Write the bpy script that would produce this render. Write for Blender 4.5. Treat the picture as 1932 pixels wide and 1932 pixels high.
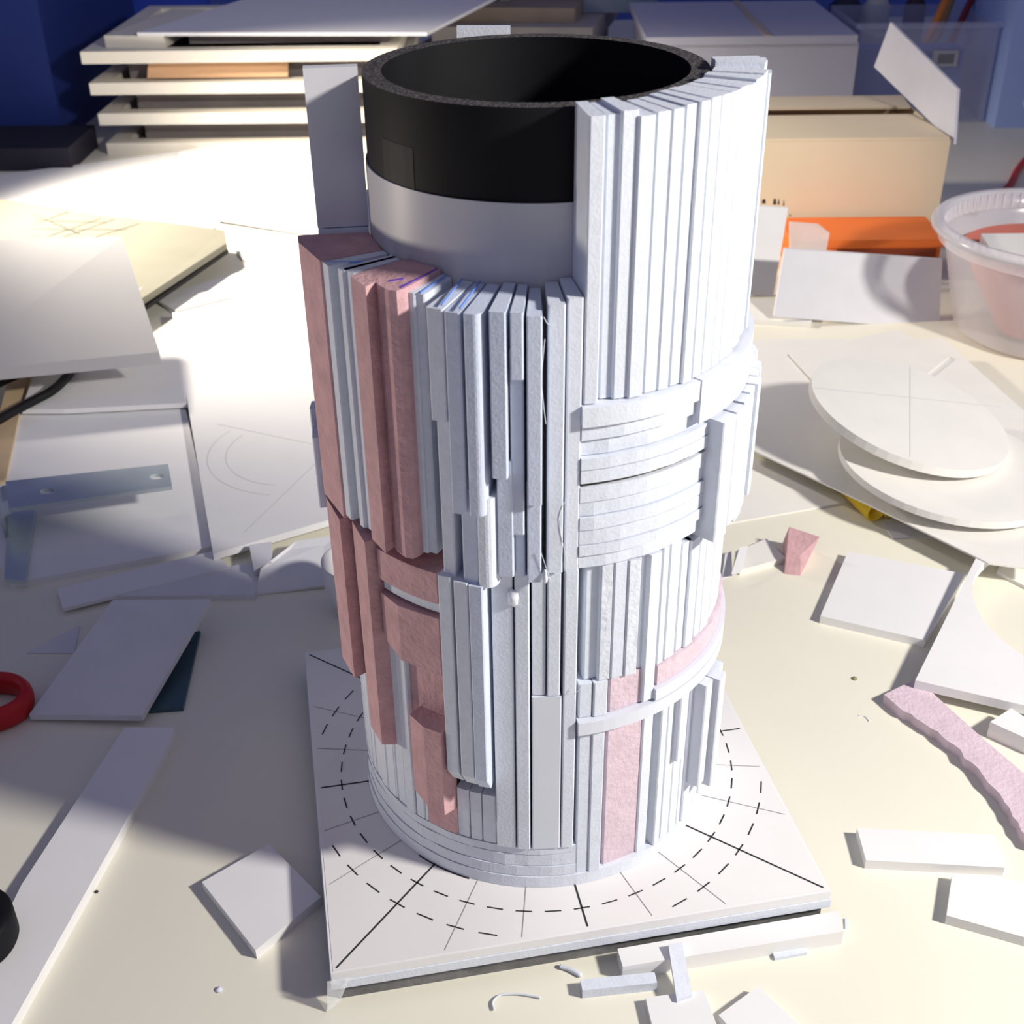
import bpy, bmesh, math, random
from math import sin, cos, radians, degrees, sqrt, hypot, atan2, pi
from mathutils import Vector, Matrix
random.seed(7)
for o in list(bpy.data.objects):
    bpy.data.objects.remove(o)
scn = bpy.context.scene
S = 0.075            # metres per model unit (1 unit = radius of the tower's base ring)
TB = 0.225           # height of the base board's top above the table (units)
# ------------------------------------------------------------------ camera
FPX = 2323.21; PITCH = 0.54619; YAW = -0.00701; ROLL = -0.01224
CAM = Vector((-0.08692, -5.53318, 5.08375 + TB))
FW = Vector((sin(YAW)*cos(PITCH), cos(YAW)*cos(PITCH), -sin(PITCH)))
R0 = Vector((cos(YAW), -sin(YAW), 0)); U0 = R0.cross(FW)
RT = R0*cos(ROLL) + U0*sin(ROLL); UP = U0*cos(ROLL) - R0*sin(ROLL)
cd = bpy.data.cameras.new('camera'); cam = bpy.data.objects.new('camera', cd)
scn.collection.objects.link(cam)
cd.sensor_fit = 'HORIZONTAL'; cd.sensor_width = 36; cd.lens = 36*FPX/1932
cd.clip_start = 0.01; cd.clip_end = 50
m = Matrix((RT, UP, -FW)).transposed().to_4x4(); m.translation = CAM*S
cam.matrix_world = m
cd.dof.use_dof = True; cd.dof.focus_distance = 6.6*S; cd.dof.aperture_fstop = 26
scn.camera = cam
# ------------------------------------------------------------------ world, lamps, exposure
w = bpy.data.worlds.new('world'); scn.world = w; w.use_nodes = True
bg = w.node_tree.nodes['Background']; bg.inputs[0].default_value = (0.62, 0.63, 0.95, 1); bg.inputs[1].default_value = 0.225
def lamp(name, kind, loc, energy, col, size=0.05, target=None, spot=None, blend=0.5):
    l = bpy.data.lights.new(name, kind); l.energy = energy; l.color = col
    if kind == 'AREA': l.size = size
    else: l.shadow_soft_size = size
    if spot: l.spot_size = radians(spot); l.spot_blend = blend
    o = bpy.data.objects.new(name, l); scn.collection.objects.link(o)
    o.location = Vector(loc)*S
    if target is not None:
        o.rotation_euler = (Vector(target)-Vector(loc)).to_track_quat('-Z', 'Y').to_euler()
    return o
lamp('desk_lamp_light', 'SPOT', (9.9, -4.3, 8.6), 46.5, (1.0, 0.95, 0.87), 0.045, (0.2, 0.6, 1.0), 90, 0.5)
lamp('rear_lamp_light', 'SPOT', (-7.0, 10.2, 5.0), 36, (1.0, 0.91, 0.76), 0.03, (-3.4, 10.1, 0), 98, 0.75)
lamp('added_side_fill', 'SPOT', (-10.0, 1.2, 1.7), 8.5, (1.0, 0.88, 0.72), 0.03, (-1.0, 0.0, 2.2), 30, 0.7)  # added warm fill for the tower's left faces, in place of bounced light
vs_ = scn.view_settings
vs_.view_transform = 'Standard'; vs_.look = 'None'; vs_.exposure = 0.09; vs_.gamma = 1.0; vs_.use_curve_mapping = False
# ------------------------------------------------------------------ pixel geometry (reference frame 1932 x 1932)
def ray(px, py):
    return FW + RT*((px-966)/FPX) - UP*((py-966)/FPX)
def tp(px, py, z=0.0):                       # point at height z above the table
    d = ray(px, py); return CAM + d*((z-CAM.z)/d.z)
def vp(px, py, Y):                           # point on the vertical plane y = Y
    d = ray(px, py); return CAM + d*((Y-CAM.y)/d.y)
def cyl(px, py, r):                          # angle and height on the tower's cylinder of radius r
    d = ray(px, py); a = d.x*d.x+d.y*d.y; b = 2*(CAM.x*d.x+CAM.y*d.y); c = CAM.x**2+CAM.y**2-r*r
    t = (-b-sqrt(max(b*b-4*a*c, 0)))/2/a; X = CAM+d*t
    return atan2(X.y, X.x), X.z
def projy(P):
    d = P-CAM; return 966-FPX*d.dot(UP)/d.dot(FW)
def zat(py, th, r):
    lo, hi = -1.0, 6.0
    for i in range(40):
        mid = (lo+hi)/2
        if projy(Vector((r*cos(th), r*sin(th), mid))) > py: lo = mid
        else: hi = mid
    return lo
# ------------------------------------------------------------------ materials
MATS = {}
def mat(name, col, rough=0.7, var=0.05, scale=60, bump=0.0, bscale=400, metal=0.0, trans=0.0, alpha=1.0, spec=0.3, sss=0.0):
    if name in MATS: return MATS[name]
    m = bpy.data.materials.new(name); m.use_nodes = True
    nt = m.node_tree; b = nt.nodes['Principled BSDF']
    b.inputs['Roughness'].default_value = rough; b.inputs['Metallic'].default_value = metal
    b.inputs['Specular IOR Level'].default_value = spec
    b.inputs['Transmission Weight'].default_value = trans; b.inputs['Alpha'].default_value = alpha
    tc = nt.nodes.new('ShaderNodeTexCoord')
    n = nt.nodes.new('ShaderNodeTexNoise'); n.inputs['Scale'].default_value = scale; n.inputs['Detail'].default_value = 4
    nt.links.new(tc.outputs['Object'], n.inputs['Vector'])
    r = nt.nodes.new('ShaderNodeValToRGB')
    r.color_ramp.elements[0].position = 0.3; r.color_ramp.elements[1].position = 0.7
    r.color_ramp.elements[0].color = tuple(max(0, x*(1-var)) for x in col)+(1,)
    r.color_ramp.elements[1].color = tuple(min(1, x*(1+var)) for x in col)+(1,)
    nt.links.new(n.outputs['Fac'], r.inputs['Fac']); nt.links.new(r.outputs['Color'], b.inputs['Base Color'])
    if bump:
        n2 = nt.nodes.new('ShaderNodeTexNoise'); n2.inputs['Scale'].default_value = bscale; n2.inputs['Detail'].default_value = 3
        nt.links.new(tc.outputs['Object'], n2.inputs['Vector'])
        bp = nt.nodes.new('ShaderNodeBump'); bp.inputs['Strength'].default_value = bump; bp.inputs['Distance'].default_value = 0.0015
        nt.links.new(n2.outputs['Fac'], bp.inputs['Height']); nt.links.new(bp.outputs['Normal'], b.inputs['Normal'])
    MATS[name] = m; return m
FOAM = mat('foam_edge_white', (0.665, 0.71, 0.80), 0.75, 0.04, 300, 0.12, 900)
FOAM2 = mat('foam_edge_bright', (0.70, 0.74, 0.82), 0.7, 0.03, 200, 0.12, 900)
FOAM3 = mat('foam_edge_cool', (0.60, 0.655, 0.79), 0.72, 0.04, 250, 0.12, 900)
TORN = mat('foam_torn', (0.66, 0.70, 0.78), 0.7, 0.03, 200, 0.6, 250)
PLATE = mat('foam_board_face', (0.67, 0.70, 0.78), 0.6, 0.015, 40)
CARD = mat('white_card', (0.80, 0.795, 0.80), 0.6, 0.015, 40, 0.02, 500)
CARDW = mat('white_card_warm', (0.80, 0.785, 0.745), 0.6, 0.02, 40)
CARDC = mat('grey_card', (0.70, 0.70, 0.73), 0.65, 0.03, 40)
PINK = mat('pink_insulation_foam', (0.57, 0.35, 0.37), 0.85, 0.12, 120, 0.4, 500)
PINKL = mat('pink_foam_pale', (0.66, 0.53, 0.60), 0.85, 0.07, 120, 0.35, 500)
PAPER = mat('printed_paper', (0.78, 0.765, 0.76), 0.7, 0.035, 18)
INK = mat('black_ink', (0.03, 0.03, 0.035), 0.7)
INKT = mat('grey_ink', (0.30, 0.29, 0.30), 0.7)
PENCIL = mat('pencil', (0.62, 0.62, 0.66), 0.7)
BLACK = mat('black_plastic_tube', (0.006, 0.006, 0.008), 0.62, 0.3, 40, 0, spec=0.18)
BLACKR = mat('sawn_black_plastic', (0.075, 0.068, 0.066), 0.8, 0.45, 350, 0.6, 700)
WRAP = mat('white_wrap', (0.60, 0.60, 0.62), 0.4, 0.04, 20)
TAPE = mat('clear_tape', (0.035, 0.033, 0.031), 0.55, 0.2, 80, alpha=0.6, spec=.2)
BOARDG = mat('grey_chipboard', (0.17, 0.17, 0.17), 0.8, 0.35, 90, 0.2, 300)
TABLE = mat('cream_table_laminate', (0.80, 0.775, 0.66), 0.42, 0.02, 8, 0.02, 60, spec=0.35)
# ------------------------------------------------------------------ mesh helpers
COL = scn.collection
def link(name, verts, faces, mt, parent=None, smooth=False, mats=None, fm=None):
    me = bpy.data.meshes.new(name)
    me.from_pydata([tuple(Vector(v)*S) for v in verts], [], faces)
    bm = bmesh.new(); bm.from_mesh(me); bmesh.ops.recalc_face_normals(bm, faces=bm.faces); bm.to_mesh(me); bm.free()
    me.materials.append(mt)
    if mats:
        for x in mats: me.materials.append(x)
        for i, k in enumerate(fm): me.polygons[i].material_index = k
    if smooth:
        for p in me.polygons: p.use_smooth = True
    o = bpy.data.objects.new(name, me); COL.objects.link(o)
    if parent is not None: o.parent = parent; o.matrix_parent_inverse = parent.matrix_world.inverted()
    return o
def tag(o, label, cat, group=None, kind=None):
    if label: o['label'] = label
    if cat: o['category'] = cat
    if group: o['group'] = group
    if kind: o['kind'] = kind
    return o
def empty(name, loc, label, cat, group=None):
    o = bpy.data.objects.new(name, None); COL.objects.link(o); o.location = Vector(loc)*S
    o.empty_display_size = 0.01
    bpy.context.view_layer.update()
    return tag(o, label, cat, group)
def prismdata(top, bot):
    n = len(top); v = list(top)+list(bot)
    f = [tuple(range(n)), tuple(range(2*n-1, n-1, -1))]
    f += [(i, i+n, (i+1) % n+n, (i+1) % n) for i in range(n)]
    return v, f
def prism(name, top, bot, mt, parent=None, **k):
    v, f = prismdata(top, bot); return link(name, v, f, mt, parent, **k)
def slab(name, pts, t, mt, z0=0.0, parent=None, tilt=None):
    """board lying flat: pts are pixels of the TOP outline, at height z0+t; tilt lists extra heights per point"""
    tops = []
    for i, p in enumerate(pts):
        h = z0+t+(tilt[i] if tilt else 0); tops.append(tp(p[0], p[1], h))
    return prism(name, tops, [q-Vector((0, 0, t)) for q in tops], mt, parent)
def flat(name, pts, t, mt, z0=0.0, parent=None):          # world xy points (units)
    return prism(name, [Vector((x, y, z0+t)) for x, y in pts], [Vector((x, y, z0)) for x, y in pts], mt, parent)
def boxw(name, a, b, mt, parent=None):
    x0, y0, z0 = a; x1, y1, z1 = b
    return flat(name, [(x0, y0), (x1, y0), (x1, y1), (x0, y1)], z1-z0, mt, z0, parent)
def obox(name, c, ex, ey, ez, mt, parent=None):           # oriented box from centre and half-axis vectors
    c = Vector(c); ex = Vector(ex); ey = Vector(ey); ez = Vector(ez)
    t = [c-ex-ey+ez, c+ex-ey+ez, c+ex+ey+ez, c-ex+ey+ez]; b = [q-2*ez for q in t]
    return prism(name, t, b, mt, parent)
def lathe(name, c, prof, mt, parent=None, n=64, closed=False, smooth=True):
    v = []; f = []; k = len(prof)
    for i in range(n):
        a = 2*pi*i/n
        v += [Vector((c[0]+r*cos(a), c[1]+r*sin(a), c[2]+z)) for r, z in prof]
    for i in range(n):
        j = (i+1) % n
        for q in range(k if closed else k-1):
            q2 = (q+1) % k; f.append((i*k+q, j*k+q, j*k+q2, i*k+q2))
    return link(name, v, f, mt, parent, smooth)
def tubepath(name, pts, r, mt, parent=None, n=8):
    v = []; f = []; pts = [Vector(p) for p in pts]
    for i, p in enumerate(pts):
        d = (pts[min(i+1, len(pts)-1)]-pts[max(i-1, 0)]).normalized()
        a = d.cross(Vector((0, 0, 1)));  a = a.normalized() if a.length > 1e-4 else Vector((1, 0, 0))
        b = d.cross(a)
        rr = r[i] if isinstance(r, (list, tuple)) else r
        v += [p+(a*cos(2*pi*k/n)+b*sin(2*pi*k/n))*rr for k in range(n)]
    for i in range(len(pts)-1):
        for k in range(n):
            f.append((i*n+k, i*n+(k+1) % n, (i+1)*n+(k+1) % n, (i+1)*n+k))
    f.append(tuple(range(n))); f.append(tuple(range((len(pts)-1)*n, len(pts)*n)))
    return link(name, v, f, mt, parent, True)
def catmull(pts, k=6):
    P = [Vector(p) for p in pts]; P = [P[0]]+P+[P[-1]]; out = []
    for i in range(1, len(P)-2):
        for j in range(k):
            t = j/k; a, b, c, d = P[i-1], P[i], P[i+1], P[i+2]
            out.append(0.5*((2*b)+(c-a)*t+(2*a-5*b+4*c-d)*t*t+(3*b-a-3*c+d)*t**3))
    out.append(P[-2]); return out
# ================================================================== THE SETTING
boxw('floor', (-60, -30, -10.2), (60, 60, -10.0), mat('dark_floor', (0.05, 0.05, 0.07), 0.8))['kind'] = 'structure'
wb = boxw('wall_back', (-45, 29, -10), (45, 29.4, 30), mat('blue_wall', (0.10, 0.17, 0.62), 0.7, 0.05, 3)); wb['kind'] = 'structure'
table = empty('work_table', (0, 8, 0), 'large cream white work table covered with model making scraps', 'table')
flat('table_top', [(-18, -9), (18, -9), (18, 26), (-18, 26)], 0.35, TABLE, -0.35, table)
for x, y in ((-17, -8), (17, -8), (17, 25), (-17, 25)):
    boxw('leg', (x-.4, y-.4, -10), (x+.4, y+.4, -.35), TABLE, table)
# ================================================================== THE TOWER MODEL
tower = empty('architectural_model', (0, 0, 0), 'cylindrical tower model of white and pink foam strips around a black tube', 'model')
TH0 = 0.19157; HB = 1.309
def sq(h):
    return [(h*sqrt(2)*cos(TH0+radians(a)), h*sqrt(2)*sin(TH0+radians(a))) for a in (-135, -45, 45, 135)]
bb = flat('base_board', sq(HB), 0.055, CARD, TB-0.057, tower)
flat('lower_sheet', sq(HB+.006), 0.056, FOAM2, TB-0.115, tower)
flat('grey_board', sq(HB-0.025), TB-0.117, BOARDG, 0.0, tower)
flat('printed_sheet', sq(HB-.012), 0.002, PAPER, TB-0.002, bb)
# printed lines on the sheet
def inked(name, quads, mt):
    v = []; f = []
    for q in quads:
        f.append(tuple(range(len(v), len(v)+4))); v += [Vector((x, y, TB+0.0016)) for x, y in q]
    return link(name, v, f, mt, bb)
def seg(x0, y0, x1, y1, wd):
    d = Vector((x1-x0, y1-y0)).normalized()*wd/2; return [(x0-d.y, y0+d.x), (x1-d.y, y1+d.x), (x1+d.y, y1-d.x), (x0+d.y, y0-d.x)]
dk = []; lt = []
for k in range(24):
    a = TH0+k*pi/12; rel = radians(((k*15+45) % 90)-45); L = (HB-.03)/cos(rel)
    (dk if k % 3 == 0 else lt).append(seg(.97*cos(a), .97*sin(a), L*cos(a), L*sin(a), .010 if k % 3 == 0 else .0045))
for r in (1.1585, 1.3269):
    for k in range(48):
        a0 = TH0+(k-.28)*pi/24; a1 = TH0+(k+.28)*pi/24
        p0 = (r*cos(a0), r*sin(a0)); p1 = (r*cos(a1), r*sin(a1))
        ok = True
        for (x, y) in (p0, p1):
            u = abs(x*cos(TH0)+y*sin(TH0)); vv = abs(-x*sin(TH0)+y*cos(TH0))
            if max(u, vv) > HB-.02: ok = False
        if ok: dk.append(seg(*p0, *p1, .008))
aa, _ = cyl(790, 1611, 1.006); ab, _ = cyl(885, 1656, 1.006)
for k in range(8):
    u0 = aa+(ab-aa)*k/8; u1 = aa+(ab-aa)*(k+1)/8
    dk.append(seg(1.006*cos(u0), 1.006*sin(u0), 1.006*cos(u1), 1.006*sin(u1), .008))
inked('printed_line', dk, INK); inked('printed_thin_line', lt, INKT)
# tape folded round a corner of the base
a = TH0-radians(135); q = HB*sqrt(2)
tpc = Vector((q*cos(a), q*sin(a), 0)); e1 = Vector((cos(TH0), sin(TH0), 0)); e2 = Vector((-sin(TH0), cos(TH0), 0))
CLEAR = mat('crumpled_clear_tape', (0.85, 0.87, 0.9), 0.25, 0.05, 60, 0.8, 120, alpha=0.55)
link('corner_tape', [tpc+e1*.09-e2*.012+Vector((0, 0, .19)), tpc-e1*.02-e2*.02+Vector((0, 0, .2)), tpc-e1*.02+e2*.05+Vector((0, 0, .2)),
      tpc+e1*.03-e2*.03+Vector((0, 0, .05)), tpc-e1*.04-e2*.045+Vector((0, 0, .004)), tpc-e1*.03+e2*.04+Vector((0, 0, .05))],
     [(0, 1, 4, 3), (1, 2, 5, 4)], CLEAR, tower)
# the tube
def ring(name, r0, r1, z0, z1, mt, parent=tower, n=288):
    return lathe(name, (0, 0, 0), [(r1, z0), (r1, z1), (r0, z1), (r0, z0)], mt, parent, n, True, False)
ZT = 3.968+TB
tb = ring('black_tube', .665, .748, TB+.02, ZT, BLACK)
for p in tb.data.polygons:
    if abs(p.normal.z) > .5 and p.center.z > 3*S: p.material_index = 1
tb.data.materials.append(BLACKR)
for p in tb.data.polygons:
    p.material_index = 1 if (p.normal.z > .5 and p.center.z > 3*S) else 0
ring('paper_wrap', .7495, .757, TB+.05, 3.60+TB, WRAP, tower)
def arcp(name, t0, t1, z0, z1, rin, r, mt, parent=tower, jit=0, n=None):
    """curved layer between two angles (radians)"""
    n = n or max(3, int(abs(t1-t0)/radians(3.5)))
    v = []; f = []
    for i in range(n+1):
        a = t0+(t1-t0)*i/n; j = random.uniform(-jit, jit)
        for rr, z in ((rin, z0), (r+j, z0), (r+j, z1), (rin, z1)): v.append(Vector((rr*cos(a), rr*sin(a), z)))
    for i in range(n):
        for k in range(4): f.append((i*4+k, i*4+(k+1) % 4, i*4+4+(k+1) % 4, i*4+4+k))
    f += [(0, 1, 2, 3), tuple(range(4*n, 4*n+4))]
    return link(name, v, f, mt, parent)
t0, _ = cyl(722, 290, .752); t1, _ = cyl(778, 290, .752)
arcp('clear_tape', t0, t1, TB+3.60, TB+3.77, .7485, .7505, TAPE, tb)
# strips --------------------------------------------------------------
NST = 0
def strip(tl, tr, zb, zt, r, mt=None, rin=.765, name='foam_strip', cham=0.0, gap=.035, tilt=0.0, round_=0.0):
    global NST; NST += 1
    if mt is None: mt = random.choice((FOAM, FOAM, FOAM2, FOAM3))
    if tl > tr: tl, tr = tr, tl
    d = (tr-tl)*gap/2; tl += d; tr -= d
    c = .006; ca = c/r
    P = [(rin, tl), (r-c, tl), (r, tl+ca), (r, tr-ca), (r-c, tr), (rin, tr)]
    if round_:
        P = [(rin, tl), (r-c, tl), (r, tl+ca)]
        for k in range(7):
            a = k/6*pi/2; P.append((r-round_*(1-cos(a))*1.3, tr-(round_*(1-sin(a)))/r))
        P.append((rin, tr))
    top = [Vector((q*cos(a), q*sin(a), zt)) for q, a in P]
    if cham:
        mid = [Vector((q*cos(a), q*sin(a), zb)) for q, a in P]
        bot = [Vector((min(q, r-cham)*cos(a), min(q, r-cham)*sin(a), zb-cham*1.6)) for q, a in P]
        n = len(P); v = top+mid+bot
        f = [tuple(range(n)), tuple(range(3*n-1, 2*n-1, -1))]
        for L in (0, n): f += [(L+i, L+i+n, L+(i+1) % n+n, L+(i+1) % n) for i in range(n)]
        return link(name, v, f, mt, tower)
    bot = [Vector((q*cos(a), q*sin(a), zb)) for q, a in P]
    return prism(name, top, bot, mt, tower)
def ps(xl, xr, yr, zt, zb, r, mt=None, ytop=None, ybot=None, **k):
    """strip from the pixel columns xl..xr seen at row yr; heights above the base board, or from pixel rows"""
    a, _ = cyl(xl, yr, r); b, _ = cyl(xr, yr, r); th = (a+b)/2
    z1 = zat(ytop, th, r) if ytop else TB+zt
    z0 = zat(ybot, th, r) if ybot else TB+zb
    return strip(a, b, z0, z1, r, mt, **k)
J = lambda s: random.uniform(-s, s)
# base ring and bottom horizontal layers
arcp('base_ring', -pi, pi, TB+.002, TB+.078, .765, 1.0, FOAM2, n=96)
tA, _ = cyl(1087, 1640, 1.0); tB = radians(-172)
for z0, z1, r in ((.082, .150, .995), (.154, .232, .992), (.236, .285, .99)):
    arcp('foam_layer', tA-.002, tB, TB+z0, TB+z1, .765, r, FOAM, jit=.003)
# upper right fan
xs = [1110, 1142, 1171, 1203.5, 1235, 1264.3, 1288.3, 1315.4, 1335, 1353.5, 1373, 1388.3, 1402, 1414]
rr = [1.0, .965, .985, 1.0, .985, .99, .985, 1.0, .99, .985, .985, .98, .985]
for i in range(13):
    ps(xs[i], xs[i+1], 300, 3.985+J(.012), 2.832, rr[i], random.choice((FOAM2, FOAM2, FOAM)), gap=.05 if i in (0, 1, 4, 6) else .03)
a0, _ = cyl(1414, 300, .985)
for i in range(7):
    w_ = radians(4.6); strip(a0+i*w_, a0+(i+1)*w_, TB+2.85, TB+3.99+J(.015), (.99, .98, .985, 1.0, .975, .985, .97)[i], FOAM2)
# ring below the fan, in two pieces
tL, _ = cyl(1097, 790, 1.0); tM, _ = cyl(1322, 740, 1.03)
arcp('foam_layer', tL, tM, TB+2.735, TB+2.825, .765, 1.025, FOAM2)
arcp('foam_layer', tM+.006, tM+2.0, TB+2.62, TB+2.828, .765, 1.03, PLATE)
# stacked curved layers
zz = [2.732, 2.660, 2.580, 2.520, 2.455, 2.434, 2.355, 2.285, 2.217, 2.142, 2.084, 2.016]
tR = radians(-33)
for i in range(len(zz)-1):
    if i == 4: continue
    arcp('foam_layer', tL+.002, tR, TB+zz[i+1]+.003, TB+zz[i]-.002, .765, 1.0+J(.008)-(.012 if i == 1 else 0), FOAM, jit=.0025)
arcp('dark_gap_strip', tL+.004, tR, TB+2.438, TB+2.452, .765, .985, mat('gap_shade_brown', (.10, .08, .06), .9, .4, 200))  # dark strip set in the gap between layers, the gap's shade as its colour
# right-hand fan in the middle
cx = [1359, 1381, 1394.5, 1405]
bots = [1015, 985, 975]
for i in range(3):
    ps(cx[i], cx[i+1], 885, 2.60, 0, 1.085-.006*i, random.choice((PLATE, FOAM2)), ybot=bots[i])
a0, _ = cyl(1405, 885, 1.075)
for i, (zt, zb, r) in enumerate(((2.61, 1.98, 1.07), (2.615, 2.02, 1.09), (2.62, 2.1, 1.075), (2.62, 2.1, 1.085), (2.62, 2.05, 1.06), (2.63, 2.1, 1.08), (2.62, 2.0, 1.04), (2.62, 2.05, 1.07), (2.62, 2.0, 1.05))):
    strip(a0+i*radians(4.6), a0+(i+1)*radians(4.6), TB+zb, TB+zt, r, FOAM2)
# strips under the curved layers
xs = [1102, 1130.5, 1155, 1181, 1206, 1219.6, 1242.5, 1255.7, 1276, 1293.4, 1308.7, 1320, 1335, 1347]
rr = [.955, .985, .99, 1.0, .975, 1.005, .99, .985, .975, .99, .98, .985, .98]
for i in range(13):
    zb = 1.35 if i < 5 else (1.15 if i == 5 else 1.335)
    ps(xs[i], xs[i+1], 1184, 2.01 if i < 8 else 1.96, zb, rr[i], TORN if i in (1, 3) else random.choice((FOAM, FOAM2)), gap=.05)
a0, _ = cyl(1347, 1184, .98)
for i in range(5):
    strip(a0+i*radians(5), a0+(i+1)*radians(5), TB+1.34, TB+2.0, .985+J(.01), FOAM2)
# pink band, white ring
tP, _ = cyl(1240, 1280, 1.0)
arcp('pink_foam_band', tP, tP+2.1, TB+1.215, TB+1.332, .765, 1.0, PINKL)
tQ, _ = cyl(1236, 1310, 1.03)
arcp('foam_layer', tQ+.01, tQ+2.2, TB+1.145, TB+1.212, .765, 1.025, PLATE)
tZ, _ = cyl(1089, 1380, 1.0)
arcp('foam_layer', tZ, tZ+2.4, TB+1.06, TB+1.135, .765, 1.025, PLATE)
ps(1091.5, 1117.5, 1326, 1.342, 1.14, .985, FOAM); ps(1119.5, 1146.5, 1326, 1.345, 1.14, .995, FOAM2)
ps(1147.5, 1219, 1326, 1.345, 1.14, .985, PINKL, name='pink_foam_block')
strip(radians(14), radians(24), TB+1.22, TB+1.30, 1.05, PINKL, name='pink_foam_block')
# bottom right
ps(1090.7, 1115.5, 1425, 1.055, .08, .99, FOAM); ps(1115.7, 1140.6, 1425, 1.055, .08, 1.0, FOAM)
ps(1143, 1209, 1425, 1.05, .08, .975, PINKL, name='pink_foam_block')
ps(1210, 1229.5, 1425, 1.055, .08, .985, FOAM2); ps(1230, 1243, 1425, 1.05, .08, .945, FOAM)
xs = [1243.5, 1255.5, 1271, 1285, 1296, 1307]
for i in range(5): ps(xs[i], xs[i+1], 1425, 1.055, .08, (1.0, .985, .99, .985, 1.0)[i], FOAM2)
ps(1284, 1297, 1340, 1.05, .62, 1.02, PLATE)
a0, _ = cyl(1307, 1425, 1.0)
for i in range(7): strip(a0+i*radians(5), a0+(i+1)*radians(5), TB+.08, TB+1.055, .99+J(.01), FOAM2)
ps(1324, 1335, 1400, 1.055, .36, 1.07, PLATE)
aE, _ = cyl(1362, 1330, 1.12)
strip(aE, aE+radians(4.4), TB+.30, TB+1.04, 1.10, PLATE); strip(aE+radians(4.6), aE+radians(9), TB+.36, TB+1.03, 1.06, FOAM2)
# front, second tier: strips of different lengths
FG = [(806, 838, 1.085, 3.265, 795), (839, 869, 1.09, 3.26, 970), (874.5, 910, 1.10, 3.265, 975), (922, 955, 1.085, 3.275, 904),
      (962, 988, 1.075, 3.27, 717), (993, 1024, 1.07, 3.255, 954)]
for i, (xl, xr, r, zt, yb) in enumerate(FG):
    kw = dict(round_=.035) if i == 2 else {}
    ps(xl, xr, 650, zt, 0, r, FOAM3 if i else FOAM, ybot=yb, **kw)
ps(1033.5, 1067.5, 650, 3.28, 2.02, 1.02, FOAM); ps(1070, 1100.5, 650, 3.295, 2.01, 1.0, FOAM2)
for xl, xr, yr, r, zt, yb, m_, kw in ((826, 851, 860, 1.045, 2.9, 1093, FOAM, {}), (872, 902, 1040, 1.06, 2.45, 1104, FOAM3, {}), (901, 938, 1040, 1.075, 2.42, 1110, FOAM2, dict(round_=.05)),
                               (938, 969, 1000, 1.05, 2.6, 1088, FOAM3, {}), (963, 989, 860, 1.045, 3.1, 1009, FOAM3, {}), (971, 991, 1050, 1.01, 2.4, 1088, FOAM3, {}), (994, 1022, 1020, 1.04, 2.5, 1099, FOAM3, {})):
    ps(xl, xr, yr, zt, 0, r, m_, ybot=yb, **kw)
ps(756, 766, 650, 3.27, 2.03, .985, FOAM); ps(766.5, 787, 650, 3.275, 2.03, 1.0, FOAM); ps(788, 805, 650, 3.27, 2.03, .985, FOAM)
# thin blue film edges between the strips
FILM = mat('blue_film', (0.16, 0.32, 0.85), 0.4)
def filmedge(px0, py0, r0, px1, py1, r1):
    a, z = cyl(px0, py0, r0); b, _ = cyl(px1, py1, r1); wv = .003
    P = [(r0, a-wv), (r0, a+wv), (r1, b+wv), (r1, b-wv)]
    top = [Vector((q*cos(t), q*sin(t), TB+3.281)) for q, t in P]
    prism('blue_film_edge', top, [v-Vector((0, 0, .006)) for v in top], FILM, tower)
filmedge(833, 586, 1.07, 872, 513, .78); filmedge(868, 591, 1.08, 906, 517, .78); filmedge(617, 507, 1.03, 745, 478, .79); filmedge(792, 540, .99, 840, 509, .78)
# left pink blocks and white strips, second tier
def block(name, pts, zt, zb, mt, zbs=None):
    """prism with corners given as (px, py, r) on the top outline"""
    P = []
    for px, py, r in pts:
        a, _ = cyl(px, py, r); P.append((r, a))
    top = [Vector((q*cos(a), q*sin(a), TB+zt)) for q, a in P]
    bot = [Vector((q*cos(a), q*sin(a), TB+(zbs[i] if zbs else zb))) for i, (q, a) in enumerate(P)]
    return prism(name, top, bot, mt, tower)
def bpol(name, P, zt, zb, mt):     # corners as (degrees, r)
    top = [Vector((r*cos(radians(a)), r*sin(radians(a)), TB+zt)) for a, r in P]
    bot = [Vector((v.x, v.y, TB+(zb[i] if isinstance(zb, (list, tuple)) else zb))) for i, v in enumerate(top)]
    return prism(name, top, bot, mt, tower)
bpol('pink_foam_block', [(-171, .77), (-171, 1.085), (-166, 1.085), (-151.6, 1.055), (-151.3, 1.04), (-151.3, .77)], 3.285, [2.0, 2.0, 2.0, 2.0, 2.0, 2.0], PINK)
ps(608, 620, 505, 3.28, 2.02, 1.045, FOAM); ps(620.5, 636, 505, 3.275, 2.02, .985, FOAM3); ps(636, 646.5, 508, 3.285, 2.02, 1.03, FOAM); ps(647, 664, 515, 3.285, 2.02, 1.015, FOAM)
bpol('pink_foam_block', [(-136.6, .77), (-136.6, 1.06), (-129.2, 1.10), (-129.6, 1.035), (-127.6, 1.055), (-124, 1.075), (-122.2, 1.065), (-121.6, 1.03), (-121.6, .77)], 3.30, 2.025, PINK)
MARK = mat('purple_marker', (0.16, 0.07, 0.45), 0.7)
bpol('marker_line', [(-122.2, .78), (-122.2, 1.03), (-123.0, 1.03), (-122.8, .78)], 3.3025, 3.299, MARK)
bpol('marker_stroke', [(-127.6, .99), (-127.2, 1.01), (-125.3, .95), (-125.8, .935)], 3.3025, 3.299, MARK)
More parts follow.
